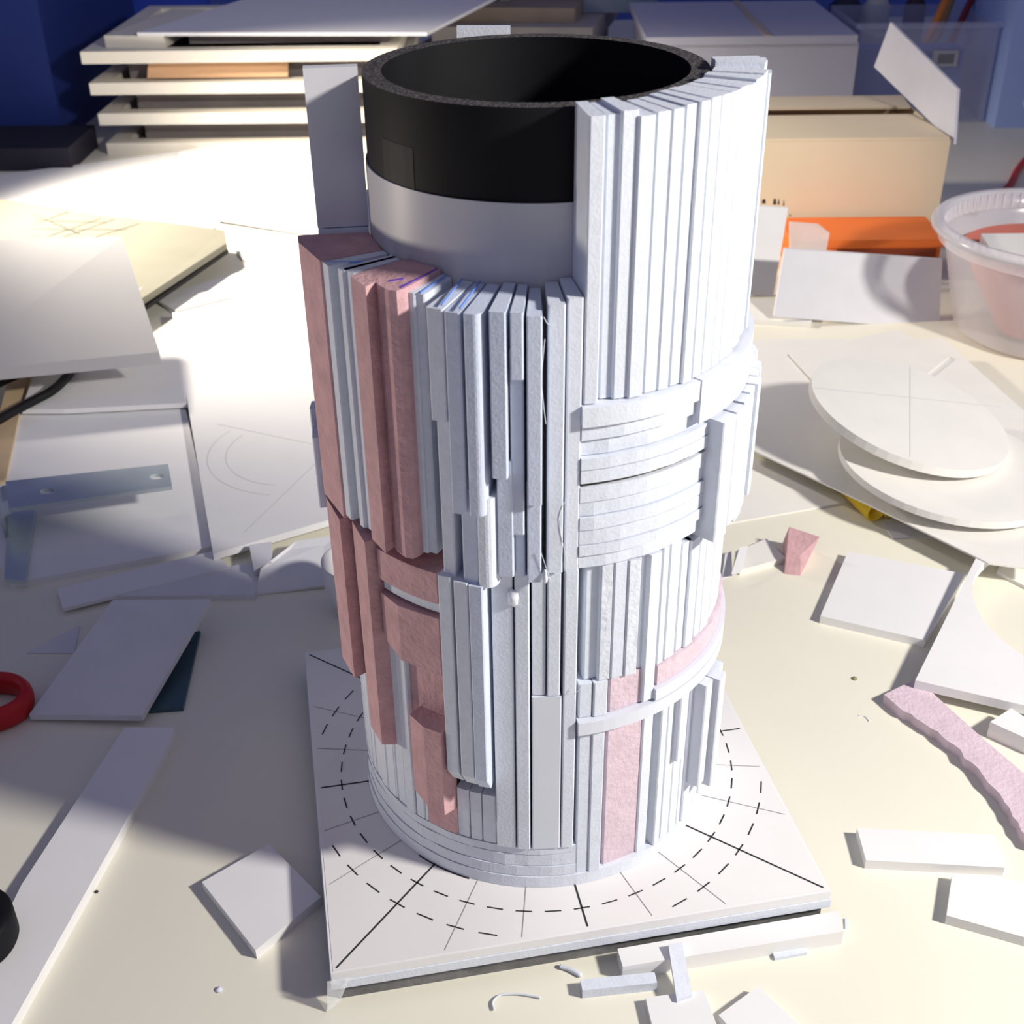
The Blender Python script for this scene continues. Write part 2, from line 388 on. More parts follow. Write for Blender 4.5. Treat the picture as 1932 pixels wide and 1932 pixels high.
# radial panel at the left of the tube
ath = radians(187)
er = Vector((cos(ath), sin(ath), 0)); et = Vector((-sin(ath), cos(ath), 0))
obox('radial_panel', er*.878+Vector((0, 0, TB+3.65))-et*.02, er*.115, et*.03, (0, 0, .345), CARDC, tower)
obox('foam_strip', er*.878+Vector((0, 0, TB+3.2))-et*.01, er*.113, et*.05, (0, 0, .1), FOAM, tower)
# small grey steps on the far left
strip(radians(183), radians(190), TB+1.87, TB+2.27, 1.115, FOAM3); strip(radians(178), radians(182.8), TB+1.99, TB+2.36, 1.125, FOAM3)
# lower left pink
bpol('pink_foam_block', [(-174, .77), (-174, 1.075), (-166, 1.08), (-153.6, 1.068), (-154.6, .99), (-154.0, .77)], 1.975, [.97, .97, .97, 1.0, 1.0, 1.0], PINK)
bpol('pink_foam_block', [(-153.4, .77), (-153.6, 1.0), (-150.3, 1.025), (-139.2, 1.07), (-138.6, .99), (-137.6, .77)], 1.985, [.70, .70, .70, .74, .70, .70], PINK)
arcp('pink_foam_band', radians(-137.2), radians(-116.9), TB+1.785, TB+1.955, .765, 1.03, PINK)
arcp('foam_layer', radians(-137.0), radians(-116.9), TB+1.72, TB+1.782, .765, 1.005, FOAM)
bpol('pink_foam_block', [(-137.2, .77), (-137.2, 1.025), (-129.5, 1.045), (-116.9, 1.03), (-116.9, .77)], 1.70, [1.43, 1.43, 1.375, 1.365, 1.365], PINK)
for t0, t1, r in ((-140.0, -135.7, .985), (-135.6, -131.3, .995)): strip(radians(t0), radians(t1), TB+.29, TB+1.425, r, FOAM)
arcp('pink_foam_block', radians(-131.1), radians(-117.2), TB+.48, TB+1.36, .765, .965, PINK)
bpol('pink_foam_block', [(-127.6, .967), (-127.6, 1.05), (-121.5, 1.085), (-116.3, 1.085), (-115.6, 1.0), (-115.6, .967)], 1.055, [.55, .55, .52, .505, .48, .48], PINK)
arcp('pink_foam_block', radians(-125.8), radians(-115.2), TB+.29, TB+.475, .765, .99, PINK)
# white strips low on the left
a = radians(-178)
while a < radians(-126.5):
    b = min(a+radians(random.choice((3.1, 3.6, 4.2, 4.8))), radians(-126))
    if b < radians(-140.2): zt = .965 if a < radians(-154.5) else .69
    elif a < radians(-131.2): zt = None
    else: zt = .475
    if zt: strip(a, min(b, radians(-126)), TB+.29, TB+zt, .987+J(.008), random.choice((FOAM, FOAM2)))
    if b < radians(-131.2) and b > radians(-140.2): b = radians(-131.1)
    a = b
strip(radians(-142.5), radians(-140.1), TB+.29, TB+.69, .985, FOAM)
# bottom centre
ps(833, 857, 1260, 1.985, 0, 1.075, FOAM, ybot=1457, cham=.06); ps(861, 887.6, 1260, 1.975, 0, 1.08, FOAM, ybot=1466, cham=.06); ps(888, 914.6, 1260, 1.97, 0, 1.085, FOAM3, ybot=1474, cham=.06)
for xl, xr in ((861.5, 885), (886, 908), (909, 935.5)): ps(xl, xr, 1520, .62, .29, .985, FOAM)
ps(929, 969, 1260, 2.015, .29, 1.0, FOAM2); ps(971.6, 999.6, 1260, 2.0, .29, 1.005, FOAM); ps(1003, 1029.7, 1260, 2.0, 1.30, .985, FOAM); ps(1031.7, 1057.5, 1260, 2.0, 1.30, .995, FOAM)
ps(1002.5, 1059, 1450, 1.295, .288, 1.0, PLATE); ps(1063, 1089, 1260, 2.015, .288, 1.0, FOAM)
# hot-glue blobs and wisps
GLUE = mat('hot_glue', (.80, .83, .88), .25, .03, 100, .5, 200)
for px, py, r, w_, h_ in ((968, 1128, 1.003, .026, .05), (1029, 1088, 1.04, .012, .035)):
    a, z = cyl(px, py, r); v = []; f = []
    e = Vector((cos(a), sin(a), 0)); t_ = Vector((-sin(a), cos(a), 0)); c = e*r+Vector((0, 0, z))
    for i in range(6):
        for k in range(10):
            b = 2*pi*k/10; q = cos(pi/2*i/5.5); j_ = random.uniform(.75, 1.2)
            v.append(c+t_*(w_*q*cos(b)*j_)+Vector((0, 0, h_*q*sin(b)*j_))+e*(.018*sin(pi/2*i/5.5)))
    for i in range(5):
        for k in range(10): f.append((i*10+k, i*10+(k+1) % 10, i*10+10+(k+1) % 10, i*10+10+k))
    f.append(tuple(range(50, 60))); link('glue_blob', v, f, GLUE, tower, True)
for pts, r in (([(1028, 640), (1022, 720), (1030, 800)], 1.03), ([(1020, 1040), (1030, 1070), (1040, 1100)], 1.05), ([(1075, 930), (1055, 980), (1070, 1060)], 1.022), ([(1026, 598), (1035, 612), (1046, 606)], 1.04), ([(1083, 1310), (1092, 1302), (1098, 1292)], 1.03)):
    P = []
    for px, py in pts:
        a, z = cyl(px, py, r); P.append(Vector((r*cos(a), r*sin(a), z)))
    tubepath('glue_thread', catmull(P), .0014, GLUE, tower, 5)
# white scrap on the tube's back rim
obox('foam_scrap', Vector((-.24, .78, ZT+.0)), (.13, -.01, 0), (0, .03, 0), (0, 0, .03), FOAM2, tower)
# unseen back of the tower
for lo, hi, zs in ((20, 175, (.08, 1.05)), (26, 172, (1.34, 1.99)), (30, 176, (2.02, 2.6)), (70, 178, (2.85, 3.28))):
    a = lo
    while a < hi:
        b = min(a+random.uniform(8, 12), hi); strip(radians(a), radians(b), TB+zs[0], TB+zs[1], .985+J(.012), FOAM2); a = b
arcp('foam_layer', radians(12), radians(182), TB+1.06, TB+1.33, .765, .99, FOAM)
# ================================================================== THINGS ON THE TABLE
T = .066
def thing(o, label, cat, group=None): return tag(o, label, cat, group)
SC = 'foam board offcuts on the table'
thing(slab('foam_tile', [(381, 1664), (508, 1592), (606, 1692), (482, 1793)], T, CARD), 'square white foam tile beside the base board corner', 'foam board', SC)
thing(slab('foam_tile', [(1600, 1040), (1822, 1083), (1746, 1208), (1548, 1162)], T, CARD), 'white rectangular foam tile behind the long pink strip', 'foam board', SC)
thing(slab('foam_tile', [(1617, 1562), (1876, 1575), (1896, 1637), (1634, 1623)], T, CARD), 'small white foam rectangle with a crumbly front edge', 'foam board', SC)
thing(slab('foam_tile', [(1797, 1647), (1960, 1666), (1960, 1776), (1786, 1727)], T, CARD), 'white foam board cut off by the right picture edge, in front of small rectangle', 'foam board', SC)
thing(slab('foam_bar', [(1165, 1790), (1582, 1718), (1592, 1757), (1175, 1824)], .1, CARD), 'long white foam bar lying along the base board front', 'foam board', SC)
thing(slab('foam_bar', [(1095, 1848), (1235, 1834), (1240, 1854), (1099, 1869)], .06, FOAM), 'short chunky foam bar in front of the base board', 'foam board', SC)
thing(slab('foam_stick', [(1261, 1781), (1287, 1777), (1306, 1876), (1277, 1887)], .03, FOAM2, z0=.062, tilt=[.05, .05, -.02, -.02]), 'narrow white foam stick laid across the long bar', 'foam board', SC)
thing(slab('foam_tile', [(1218, 1882), (1328, 1868), (1362, 1960), (1240, 1975)], .05, CARD), 'white foam tile at the bottom edge under the narrow stick', 'foam board', SC)
thing(slab('foam_tile', [(1356, 1915), (1430, 1861), (1520, 1945), (1440, 2010)], .06, CARD), 'white foam tile corner at the bottom edge, pointing up', 'foam board', SC)
thing(slab('foam_chip', [(1458, 1797), (1520, 1786), (1523, 1797), (1462, 1808)], .02, FOAM), 'thin foam chip peeking out in front of the long bar', 'foam scrap', SC)
thing(slab('foam_chip', [(1594, 1732), (1599, 1732), (1600, 1750), (1595, 1751)], .01, FOAM), 'tiny paper sliver beside the right end of the long bar', 'foam scrap', SC)
thing(slab('foam_tile', [(1908, 1336), (1960, 1370), (1960, 1404), (1868, 1362)], .12, CARD, z0=.0), 'white foam corner at the right edge above the pink strip', 'foam board', SC)
def curl(px, r, label, z=.012):
    o = tubepath('paper_curl', catmull([tp(x, y, z) for x, y in px]), r, FOAM2, None, 6); thing(o, label, 'foam scrap', SC)
curl([(932, 1905), (930, 1890), (945, 1877), (975, 1875), (1000, 1878), (1020, 1882)], .006, 'thin curled paper shaving in front of the base board')
curl([(1056, 1823), (1075, 1829), (1097, 1841)], [.013]*6+[.014]*6+[.008], 'twisted foam shred near the base board front')
curl([(1620, 1350), (1632, 1352), (1640, 1361)], .003, 'tiny white paper hair near the pink strip', .004)
# pink strip on the right
PP0 = [(1668, 1310), (1730, 1280), (1790, 1335), (1860, 1398), (1945, 1470), (1945, 1590), (1905, 1525), (1855, 1463), (1800, 1405), (1745, 1366), (1700, 1338)]
PP = PP0[:6]
for k in range(5, 10):
    (xa, ya), (xb, yb) = PP0[k], PP0[k+1]; nseg = 5
    for q in range(1, nseg+1):
        u = q/nseg; jx = random.choice((-2.5, -1, 0, 0, 1, 2)) if q < nseg else 0
        PP.append((xa+(xb-xa)*u+jx, ya+(yb-ya)*u-jx*.9))
PP.append(PP0[0]) if PP[-1] != PP0[0] and False else None
thing(slab('pink_foam_strip', PP, .075, PINKL), 'long ragged pink foam strip on the right of the table', 'foam strip')
# pink chunk
pk = [tp(1489, 994, .22), tp(1547, 1013, .20), tp(1510, 1047, .13), tp(1484, 1045, .13)]
pb = [tp(1482, 1040, 0)+Vector((0, .12, 0)), tp(1540, 1050, 0)+Vector((0, .1, 0)), tp(1510, 1086, 0), tp(1480, 1083, 0)]
thing(prism('pink_foam_chunk', pk, pb, PINK), 'small wedge of pink foam behind the tower on the right', 'foam scrap')
thing(slab('foam_chip', [(1402, 1035), (1446, 1016), (1482, 1052), (1396, 1075)], .05, CARDW), 'small white foam chip beside the pink wedge', 'foam scrap', SC)
thing(slab('paper_scrap', [(1368, 1045), (1380, 1040), (1382, 1086), (1362, 1092)], .006, CARDC, z0=.0, tilt=[.04, .04, 0, 0]), 'grey paper scrap tucked against the right of the tower', 'paper')
thing(slab('paper_scrap', [(1396, 1032), (1412, 1030), (1398, 1080), (1380, 1082)], .006, CARD, z0=.06, tilt=[.06, .06, 0, 0]), 'curved white paper scrap next to the grey one', 'paper')
# big sheets on the right
thing(slab('card_sheet', [(1300, 1000), (1300, 800), (1560, 930), (1640, 940)], .012, CARDW, z0=.0, tilt=[0, 0, 0, 0]), 'lower cream card sheet sticking out behind the tower', 'card sheet')
thing(slab('card_sheet', [(1370, 640), (1780, 640), (1960, 800), (1960, 1075), (1865, 1062), (1640, 952), (1370, 825)], .014, CARDW, z0=.175), 'large cream card sheet under the two discs', 'card sheet')
def disc(name, C0, n, r, t, mt, label, a0=0, a1=2*pi):
    n = Vector(n).normalized(); u = n.cross(Vector((0, 1, 0))).normalized(); v = n.cross(u); C0 = Vector(C0)
    N = 56; top = [C0+(u*cos(a0+(a1-a0)*i/N)+v*sin(a0+(a1-a0)*i/N))*r for i in range(N)]
    return thing(prism(name, top, [q-n*t for q in top], mt), label, 'foam disc', 'cut foam discs')
disc('foam_disc', (3.23, 3.835, .585), (.228, -.084, 1), .86, .075, CARDW, 'upper of two round cream foam discs with a pencil centre line')
disc('foam_disc', (3.47, 3.38, .338), (.09, -.03, 1), .90, .06, CARDW, 'lower foam disc half hidden under the upper one')
dn = Vector((.228, -.084, 1)).normalized()
def discline(p0, p1):
    C0 = Vector((3.23, 3.835, .585)); q = []
    for p in (p0, p1):
        d = ray(*p); q.append(CAM+d*((C0-CAM).dot(dn)/d.dot(dn)))
    s_ = (q[1]-q[0]).cross(dn).normalized()*.003
    return link('pencil_line', [x+dn*.002 for x in (q[0]-s_, q[0]+s_, q[1]+s_, q[1]-s_)], [(0, 1, 2, 3)], PENCIL, bpy.data.objects['foam_disc'])
discline((1717, 690), (1717, 862)); discline((1537, 732), (1890, 768))
# board with a round hole
hb = .075
outl = [tp(1918, 898, hb+.13), tp(2480, 1005, hb+.13), tp(2420, 1443, hb+.07), tp(1727, 1283, hb+.07)]
hc = tp(2088, 1150, hb+.10); hr = (tp(1838, 1130, hb+.10)-hc).length
nrm = (outl[1]-outl[0]).cross(outl[2]-outl[0]).normalized()
def onpl(P): return Vector((P.x, P.y, outl[0].z-(nrm.x*(P.x-outl[0].x)+nrm.y*(P.y-outl[0].y))/nrm.z))
N = 64; vv = []; ff = []
ang = [atan2(q.y-hc.y, q.x-hc.x) for q in outl]
def edgept(a):
    d = Vector((cos(a), sin(a), 0)); best = None
    for i in range(4):
        p, q = outl[i], outl[(i+1) % 4]; e = q-p; den = d.x*e.y-d.y*e.x
        if abs(den) < 1e-9: continue
        t = ((p.x-hc.x)*e.y-(p.y-hc.y)*e.x)/den; s = ((p.x-hc.x)*d.y-(p.y-hc.y)*d.x)/den
        if t > 0 and -1e-6 <= s <= 1+1e-6 and (best is None or t < best): best = t
    return hc+d*best
AA = sorted([2*pi*i/N-pi for i in range(N)]+ang)
n_ = len(AA)
for a in AA:
    o_ = onpl(edgept(a)); i_ = onpl(hc+Vector((cos(a), sin(a), 0))*hr)
    vv += [o_, i_, i_-Vector((0, 0, .07)), o_-Vector((0, 0, .07))]
for i in range(n_):
    j = (i+1) % n_
    for k in range(4): ff.append((i*4+k, j*4+k, j*4+(k+1) % 4, i*4+(k+1) % 4))
thing(link('holed_board', vv, ff, CARD), 'white foam board with a large round hole at the right edge', 'foam board')
thing(slab('card_sheet', [(1890, 1060), (2060, 1140), (2060, 1170), (1880, 1078)], .03, CARDW), 'cream card strip seen through the round hole', 'card sheet')
# yellow tube
yt = empty('yellow_tube', tp(1640, 975), 'short bright yellow plastic tube under the cream sheet', 'tube')
p0 = tp(1652, 967, .085); p1 = tp(1595, 912, .085); ax = (p1-p0).normalized()
YEL = mat('yellow_plastic', (0.85, 0.58, 0.03), 0.4, .05)
sx = ax.cross(Vector((0, 0, 1))).normalized(); sz = sx.cross(ax)
vv = []; ff = []
for d, r in ((0, .085), (.6, .085), (.6, .062), (0, .062)):
    for k in range(24): vv.append(p0+ax*d+(sx*cos(2*pi*k/24)+sz*sin(2*pi*k/24))*r)
for L in range(4):
    for k in range(24):
        ff.append((L*24+k, L*24+(k+1) % 24, ((L+1) % 4)*24+(k+1) % 24, ((L+1) % 4)*24+k))
link('tube_wall', vv, ff, YEL, yt, True)
p2 = p0+sx*.13-Vector((0, 0, .035)); 
tubepath('thin_pipe', [p2, p2+ax*.55], .045, YEL, yt, 16)
thing(slab('card_sheet', [(1665, 985), (1770, 985), (1790, 1012), (1685, 1015)], .008, CARDC), 'small grey card beside the yellow tube', 'card sheet')
# sheets behind the discs
thing(slab('card_sheet', [(1490, 668), (1690, 622), (1792, 672), (1700, 745), (1560, 745)], .02, CARDW, z0=.195), 'pale card sheet behind the upper disc', 'card sheet')
thing(slab('card_sheet', [(1690, 745), (1800, 668), (1940, 780), (1940, 850), (1870, 830)], .015, CARD, z0=.03), 'white card sheet between the disc and the plastic tub', 'card sheet')
# leaning grey board and white board behind
def lean(name, pts, Y, mt, t=.05, dy=(0, 0, 0, 0)):
    f_ = [vp(p[0], p[1], Y+dy[i]) for i, p in enumerate(pts)]
    return prism(name, f_, [q+Vector((0, t, 0)) for q in f_], mt)
Yg = tp(1600, 612).y
thing(lean('grey_card', [(1480, 470), (1778, 490), (1772, 622), (1460, 597)], Yg, CARDC, .05, (.55, .55, 0, 0)), 'grey card leaning against the orange case', 'card sheet')
thing(lean('white_card', [(1415, 388), (1487, 393), (1459, 560), (1405, 556)], tp(1430, 560).y, CARD, .05, (.5, .5, 0, 0)), 'upright white card leaning beside the tower on the right', 'card sheet')
thing(slab('card_sheet', [(1380, 560), (1540, 575), (1530, 610), (1380, 600)], .05, CARDW), 'cream card lying in front of the leaning cards', 'card sheet')
# orange case
ORG = mat('orange_plastic', (0.78, 0.17, 0.03), .5, .08, 10)
Yo = tp(1600, 520).y
oc = empty('orange_case', (0, Yo, 0), 'flat orange plastic case in front of the cream carton', 'case')
a = vp(1500, 468, Yo); b = vp(1775, 468, Yo)
boxw('case_body', (a.x, Yo, 0), (b.x, Yo+.8, a.z), ORG, oc)
boxw('case_lid', (a.x-.05, Yo-.03, a.z+.005), (b.x+.03, Yo+.83, a.z+.1), ORG, oc)
boxw('dark_slot', (a.x+.5, Yo-.012, a.z-.14), (b.x-.05, Yo-.001, a.z-.02), mat('dark_red', (.25, .05, .02), .6), oc)
PLAS = mat('crumpled_plastic_bag', (0.85, 0.78, 0.76), 0.3, .06, 30, .5, 60, alpha=.6)
thing(lean('plastic_bag', [(1490, 420), (1545, 424), (1565, 440), (1556, 490), (1490, 480)], Yo-.1, PLAS, .04, (.04, .0, .05, 0, .03)), 'crumpled clear plastic bag by the orange case', 'bag')
# cream carton with raised flap
CART = mat('cream_cardboard', (0.78, 0.66, 0.47), .75, .06, 6)
CARTIN = mat('box_flap_white', (0.72, 0.72, 0.80), .7, .02)
Yc = Yo+.95
ca = empty('cardboard_carton', (3, Yc, 0), 'cream cardboard carton with one flap raised, red things inside', 'box')
ztop = vp(1600, 266, Yc).z; xl = vp(1330, 262, Yc).x; xr = vp(1792, 275, Yc).x; dp = 2.2
wl = .035
boxw('front_wall', (xl, Yc, 0), (xr, Yc+wl, ztop), CART, ca); boxw('back_wall', (xl, Yc+dp, 0), (xr, Yc+dp+wl, ztop), CART, ca)
boxw('side_wall', (xl, Yc+wl, 0), (xl+wl, Yc+dp, ztop), CART, ca); boxw('side_wall', (xr-wl, Yc+wl, 0), (xr, Yc+dp, ztop), CART, ca)
boxw('bottom', (xl+wl, Yc+wl, 0), (xr-wl, Yc+dp, wl), CART, ca)
link('front_flap', *prismdata([Vector((xl, Yc, ztop+.035)), Vector((xr-.02, Yc, ztop+.035)), Vector((xr-.15, Yc+1.05, ztop+.06)), Vector((xl, Yc+1.05, ztop+.06))], [Vector((xl, Yc, ztop+.002)), Vector((xr-.02, Yc, ztop+.002)), Vector((xr-.15, Yc+1.05, ztop+.025)), Vector((xl, Yc+1.05, ztop+.025))]), CART, ca)
link('back_flap', *prismdata([Vector((xl, Yc+1.45, ztop+.06)), Vector((xr-.1, Yc+1.45, ztop+.06)), Vector((xr, Yc+dp, ztop+.035)), Vector((xl, Yc+dp, ztop+.035))], [Vector((xl, Yc+1.45, ztop+.03)), Vector((xr-.1, Yc+1.45, ztop+.03)), Vector((xr, Yc+dp, ztop+.002)), Vector((xl, Yc+dp, ztop+.002))]), CART, ca)
fl = [Vector((xr-.01, Yc+.02, ztop+.06)), Vector((xr-.01, Yc+dp, ztop+.06))]
f2 = vp(1806, 168, Yc+.25); f3 = vp(1680, 42, Yc+dp-.2)
fa = [vp(1799, 272, Yc+.02), f2, f3, vp(1649, 126, Yc+dp)]
link('side_flap', *prismdata(fa, [q+Vector((.035, 0, 0)) for q in fa]), CARTIN, ca)
thing(boxw('red_package', (xl+.6, Yc+.9, wl), (xr-1.0, Yc+1.4, ztop-.2), mat('red_pink_plastic', (.55, .12, .10), .5)), 'red package inside the cream carton', 'package')
PRINT = mat('carton_print', (.04, .035, .03), .8)
for (x0, x1, y0, y1) in ((1437, 1445, 376, 384), (1458, 1465, 375, 386), (1467, 1471, 375, 386), (1477, 1480, 376, 388), (1489, 1492, 403, 408)):
    q = [vp(x0, y1, Yc-.003), vp(x1, y1, Yc-.003), vp(x1-1, y0, Yc-.003), vp(x0+2, y0, Yc-.003)]
    link('printed_mark', q, [(0, 1, 2, 3)], PRINT, ca)
# clear plastic tub
TUB = mat('clear_plastic', (0.80, 0.78, 0.83), 0.2, .02, 20, alpha=.55, spec=.5)
tc = tp(1958, 628, 0); tz = 1.2; tr = 1.08; TK = 1.14
tub = empty('plastic_tub', tc, 'round clear plastic tub with ribbed rim, red and white foam inside', 'tub')
lathe('tub_wall', tc, [(.0, .02), (.72*TK, .02), (.78*TK, .08), (.98*TK, tz-.25), (1.0*TK, tz-.2)], TUB, tub, 72)
lathe('tub_rim', tc, [(1.0*TK, tz-.2), (1.02*TK, tz), (1.10*TK, tz+.01), (1.13*TK, tz-.03), (1.13*TK, tz-.07), (1.06*TK, tz-.05), (1.05*TK, tz-.2)], TUB, tub, 72)
for k in range(72):
    a = 2*pi*k/72; e = Vector((cos(a), sin(a), 0)); t_ = Vector((-sin(a), cos(a), 0))
    obox('rib', tc+e*(1.005*TK)+Vector((0, 0, tz-.1)), e*.012, t_*.012, (0, 0, .08), TUB, tub)
thing(lathe('red_foam_sheet', tc, [(0, .06), (.45, .06), (.9, .84), (.95, .86), (.95, .9), (0, .9)], mat('coral_red', (.70, .20, .14), .6, .1, 20), None, 40, False, False), 'coral red piece inside the clear tub', 'foam scrap')
thing(flat('white_foam_piece', [(tc.x-.78, tc.y-.25), (tc.x-.35, tc.y-.55), (tc.x-.05, tc.y-.4), (tc.x+.5, tc.y-.3), (tc.x+.4, tc.y+.25), (tc.x-.72, tc.y+.25)], .12, CARDW, .905), 'white piece lying on the red one in the tub', 'foam scrap')
# red cable and black bit behind the tub
tubepath_pts = catmull([tp(1880, 372, .05), tp(1905, 350, .05), tp(1920, 320, .05), tp(1945, 290, .05)])
thing(tubepath('red_cable', tubepath_pts, .05, mat('red_rubber', (.5, .02, .03), .5)), 'red cable curving behind the clear tub', 'cable')
thing(slab('black_pad', [(1800, 395), (1815, 378), (1850, 378), (1845, 397)], .08, BLACK), 'small black pad behind the tub rim', 'pad')
# frosted box behind the carton
FRO = mat('frosted_plastic', (0.62, 0.61, 0.70), .5, .05, 4, alpha=.93)
Yf = tp(1500, 250).y
fx0 = vp(1225, 150, Yf).x; fx1 = vp(1612, 150, Yf).x; fz = vp(1500, 82, Yf).z
fb = empty('frosted_storage_box', ((fx0+fx1)/2, Yf, 0), 'frosted grey plastic storage box behind the carton', 'box')
boxw('box_body', (fx0, Yf, 0), (fx1, Yf+3.2, fz), FRO, fb); boxw('box_lid', (fx0-.08, Yf-.08, fz+.005), (fx1-.05, Yf+3.3, fz+.13), FRO, fb)
boxw('lid_band', (vp(1420, 60, Yf+1).x, Yf-.09, fz+.131), (vp(1432, 60, Yf+1).x, Yf+3.3, fz+.15), mat('tan_tape', (.55, .46, .38), .7), fb)
# blue-filled clear bin
BLU = mat('blue_plastic', (0.04, 0.09, 0.42), .5, .12, 3)
BIN = mat('bin_clear', (0.62, 0.66, 0.85), .3, .03, alpha=.28)
Yb = tp(1700, 232).y
bx0 = vp(1612, 150, Yb).x; bx1 = vp(1880, 150, Yb).x; bz = vp(1700, 52, Yb).z
bn = empty('storage_bin', ((bx0+bx1)/2, Yb, 0), 'clear storage bin with blue contents and barcode label', 'bin')
boxw('bin_contents', (bx0+.05, Yb+.05, .03), (bx1-.6, Yb+.55, bz-.35), BLU, bn)
boxw('front_wall', (bx0, Yb, 0), (bx1-.1, Yb+.03, bz), BIN, bn); boxw('side_wall', (bx0, Yb+.03, 0), (bx0+.03, Yb+2.2, bz), BIN, bn); boxw('side_wall', (bx1-.13, Yb+.03, 0), (bx1-.1, Yb+2.2, bz), BIN, bn)
boxw('back_wall', (bx0, Yb+2.2, 0), (bx1-.1, Yb+2.23, bz), BIN, bn); boxw('rim', (bx0-.08, Yb-.1, bz), (bx1, Yb-.001, bz+.08), BIN, bn)
q0 = vp(1756, 126, Yb-.01); q1 = vp(1810, 95, Yb-.01)
lb = boxw('barcode_label', (q0.x, Yb-.012, q0.z), (q1.x, Yb-.002, q1.z), mat('label_grey', (.45, .45, .5), .7), bn)
for k in range(7):
    x = q0.x+(q1.x-q0.x)*(.25+.09*k); boxw('barcode_bar', (x, Yb-.016, q0.z+.05), (x+.018, Yb-.0125, q1.z-.05), INK, lb)
# pens and bottles standing in the bin
for i, (px, tx, c_, r_, lab) in enumerate(((1745, 1790, (.75, .25, .05), .07, 'orange pen leaning in the storage bin'), (1765, 1800, (.35, .2, .1), .06, 'brown pencil leaning in the storage bin'), (1790, 1838, (.25, .03, .04), .06, 'dark red pen leaning in the storage bin'))):
    thing(tubepath('pen', [vp(px-15, 120, Yb+.8+.25*i), vp(tx, -12, Yb+1.0+.3*i)], r_, mat('pen_%d' % i, c_, .5), None, 10), lab, 'pen', 'pens in the bin')
def bottle(px, y1, r, col, label, nm='glue_bottle'):
    b = vp(px, 60, Yb+2.9); t = vp(px, y1, Yb+2.9); h = t.z-.05
    e = empty(nm, (b.x, b.y, .03), label, 'bottle'); 
    lathe('bottle_body', (b.x, b.y, .03), [(0, 0), (r, .0), (r, h*.8), (r*.5, h*.9), (0, h*.9)], mat(nm+'_'+str(px), col, .4), e, 24)
    lathe('cap', (b.x, b.y, .03), [(0, h*.9), (r*.45, h*.9), (r*.35, h), (0, h)], mat('cap_'+str(px), tuple(x*.6 for x in col), .4), e, 24)
bottle(1648, -30, .25, (.6, .62, .55), 'whitish glue bottle behind the blue bin'); bottle(1590, -30, .3, (.02, .02, .05), 'black bottle behind the frosted box'); bottle(1720, -30, .2, (.05, .03, .04), 'dark bottle among the pens')
thing(boxw('light_blue_bin', (vp(1885, 100, Yb).x, Yb-.4, 0), (vp(1990, 100, Yb).x+1.5, Yb+3, bz+2.2), mat('light_blue_plastic', (.42, .54, .92), .5, .04, 3)), 'pale blue plastic crate at the top right edge', 'bin')
# white tray at the right edge
wt = tp(1960, 260, 0)
tr_ = empty('foam_tray', (wt.x, wt.y-1.3, 0), 'white tray with a stick at the upper right edge', 'tray')
lathe('tray', (wt.x+.2, wt.y-1.3, .5), [(0, 0), (.75, 0), (.98, .28), (1.02, .28), (.8, -.03), (0, -.03)], mat('tray_white', (.72, .68, .74), .5), tr_, 48)
lathe('tray_foot', (wt.x+.2, wt.y-1.3, 0), [(.5, 0), (.5, .47), (.45, .47), (.45, 0)], mat('tray_white', (.72, .68, .74), .5), tr_, 32, True)
obox('stick', (wt.x-.15, wt.y-1.75, .82), (.36, -.06, 0), (.02, .08, 0), (0, 0, .05), CARDW, tr_)
# brown boards behind the tower
BR = [mat('brown_board', (.30, .24, .20), .8, .15, 12), mat('grey_brown_board', (.36, .33, .33), .8, .1, 12), mat('dark_board', (.14, .12, .13), .8, .2, 12)]
Yk = tp(1000, 190).y
for i, (x0, x1, z0, z1, dy, mm, lab) in enumerate(((-1.9, 1.5, 0, .5, 0, 2, 'dark board stack bottom behind the tube'), (-2.0, 1.1, .505, .9, .1, 0, 'brown board on the dark one behind the tube'), (-1.6, 1.3, .905, 1.25, .3, 1, 'grey brown board behind the tube'), (-1.3, 1.0, 1.255, 1.5, .8, 0, 'upper brown board behind the tube'))):
    thing(flat('brown_board', [(x0, Yk+dy), (x1, Yk+dy-.25), (x1+.7, Yk+dy+3), (x0+.9, Yk+dy+3.3)], z1-z0, BR[mm], z0), lab, 'board', 'stacked boards behind the tube')
for k in range(5):
    thing(obox('wood_lath', (-1.0+.28*k, Yk+2.4, 1.58+.0*k), (.42, 1.1, 0), (.08, -.03, 0), (0, 0, .07), BR[k % 3]), ['leftmost', 'second from left', 'middle', 'fourth from left', 'rightmost'][k]+' lath on the boards behind the tube', 'lath', 'laths on the boards')
gb = boxw('glass_box', (1.2, Yk+1.5, 1.26), (2.6, Yk+2.6, 2.3), mat('blue_grey_glass', (.25, .32, .45), .2, .1, 3)); thing(gb, 'blue grey box on the boards behind the tube', 'box')
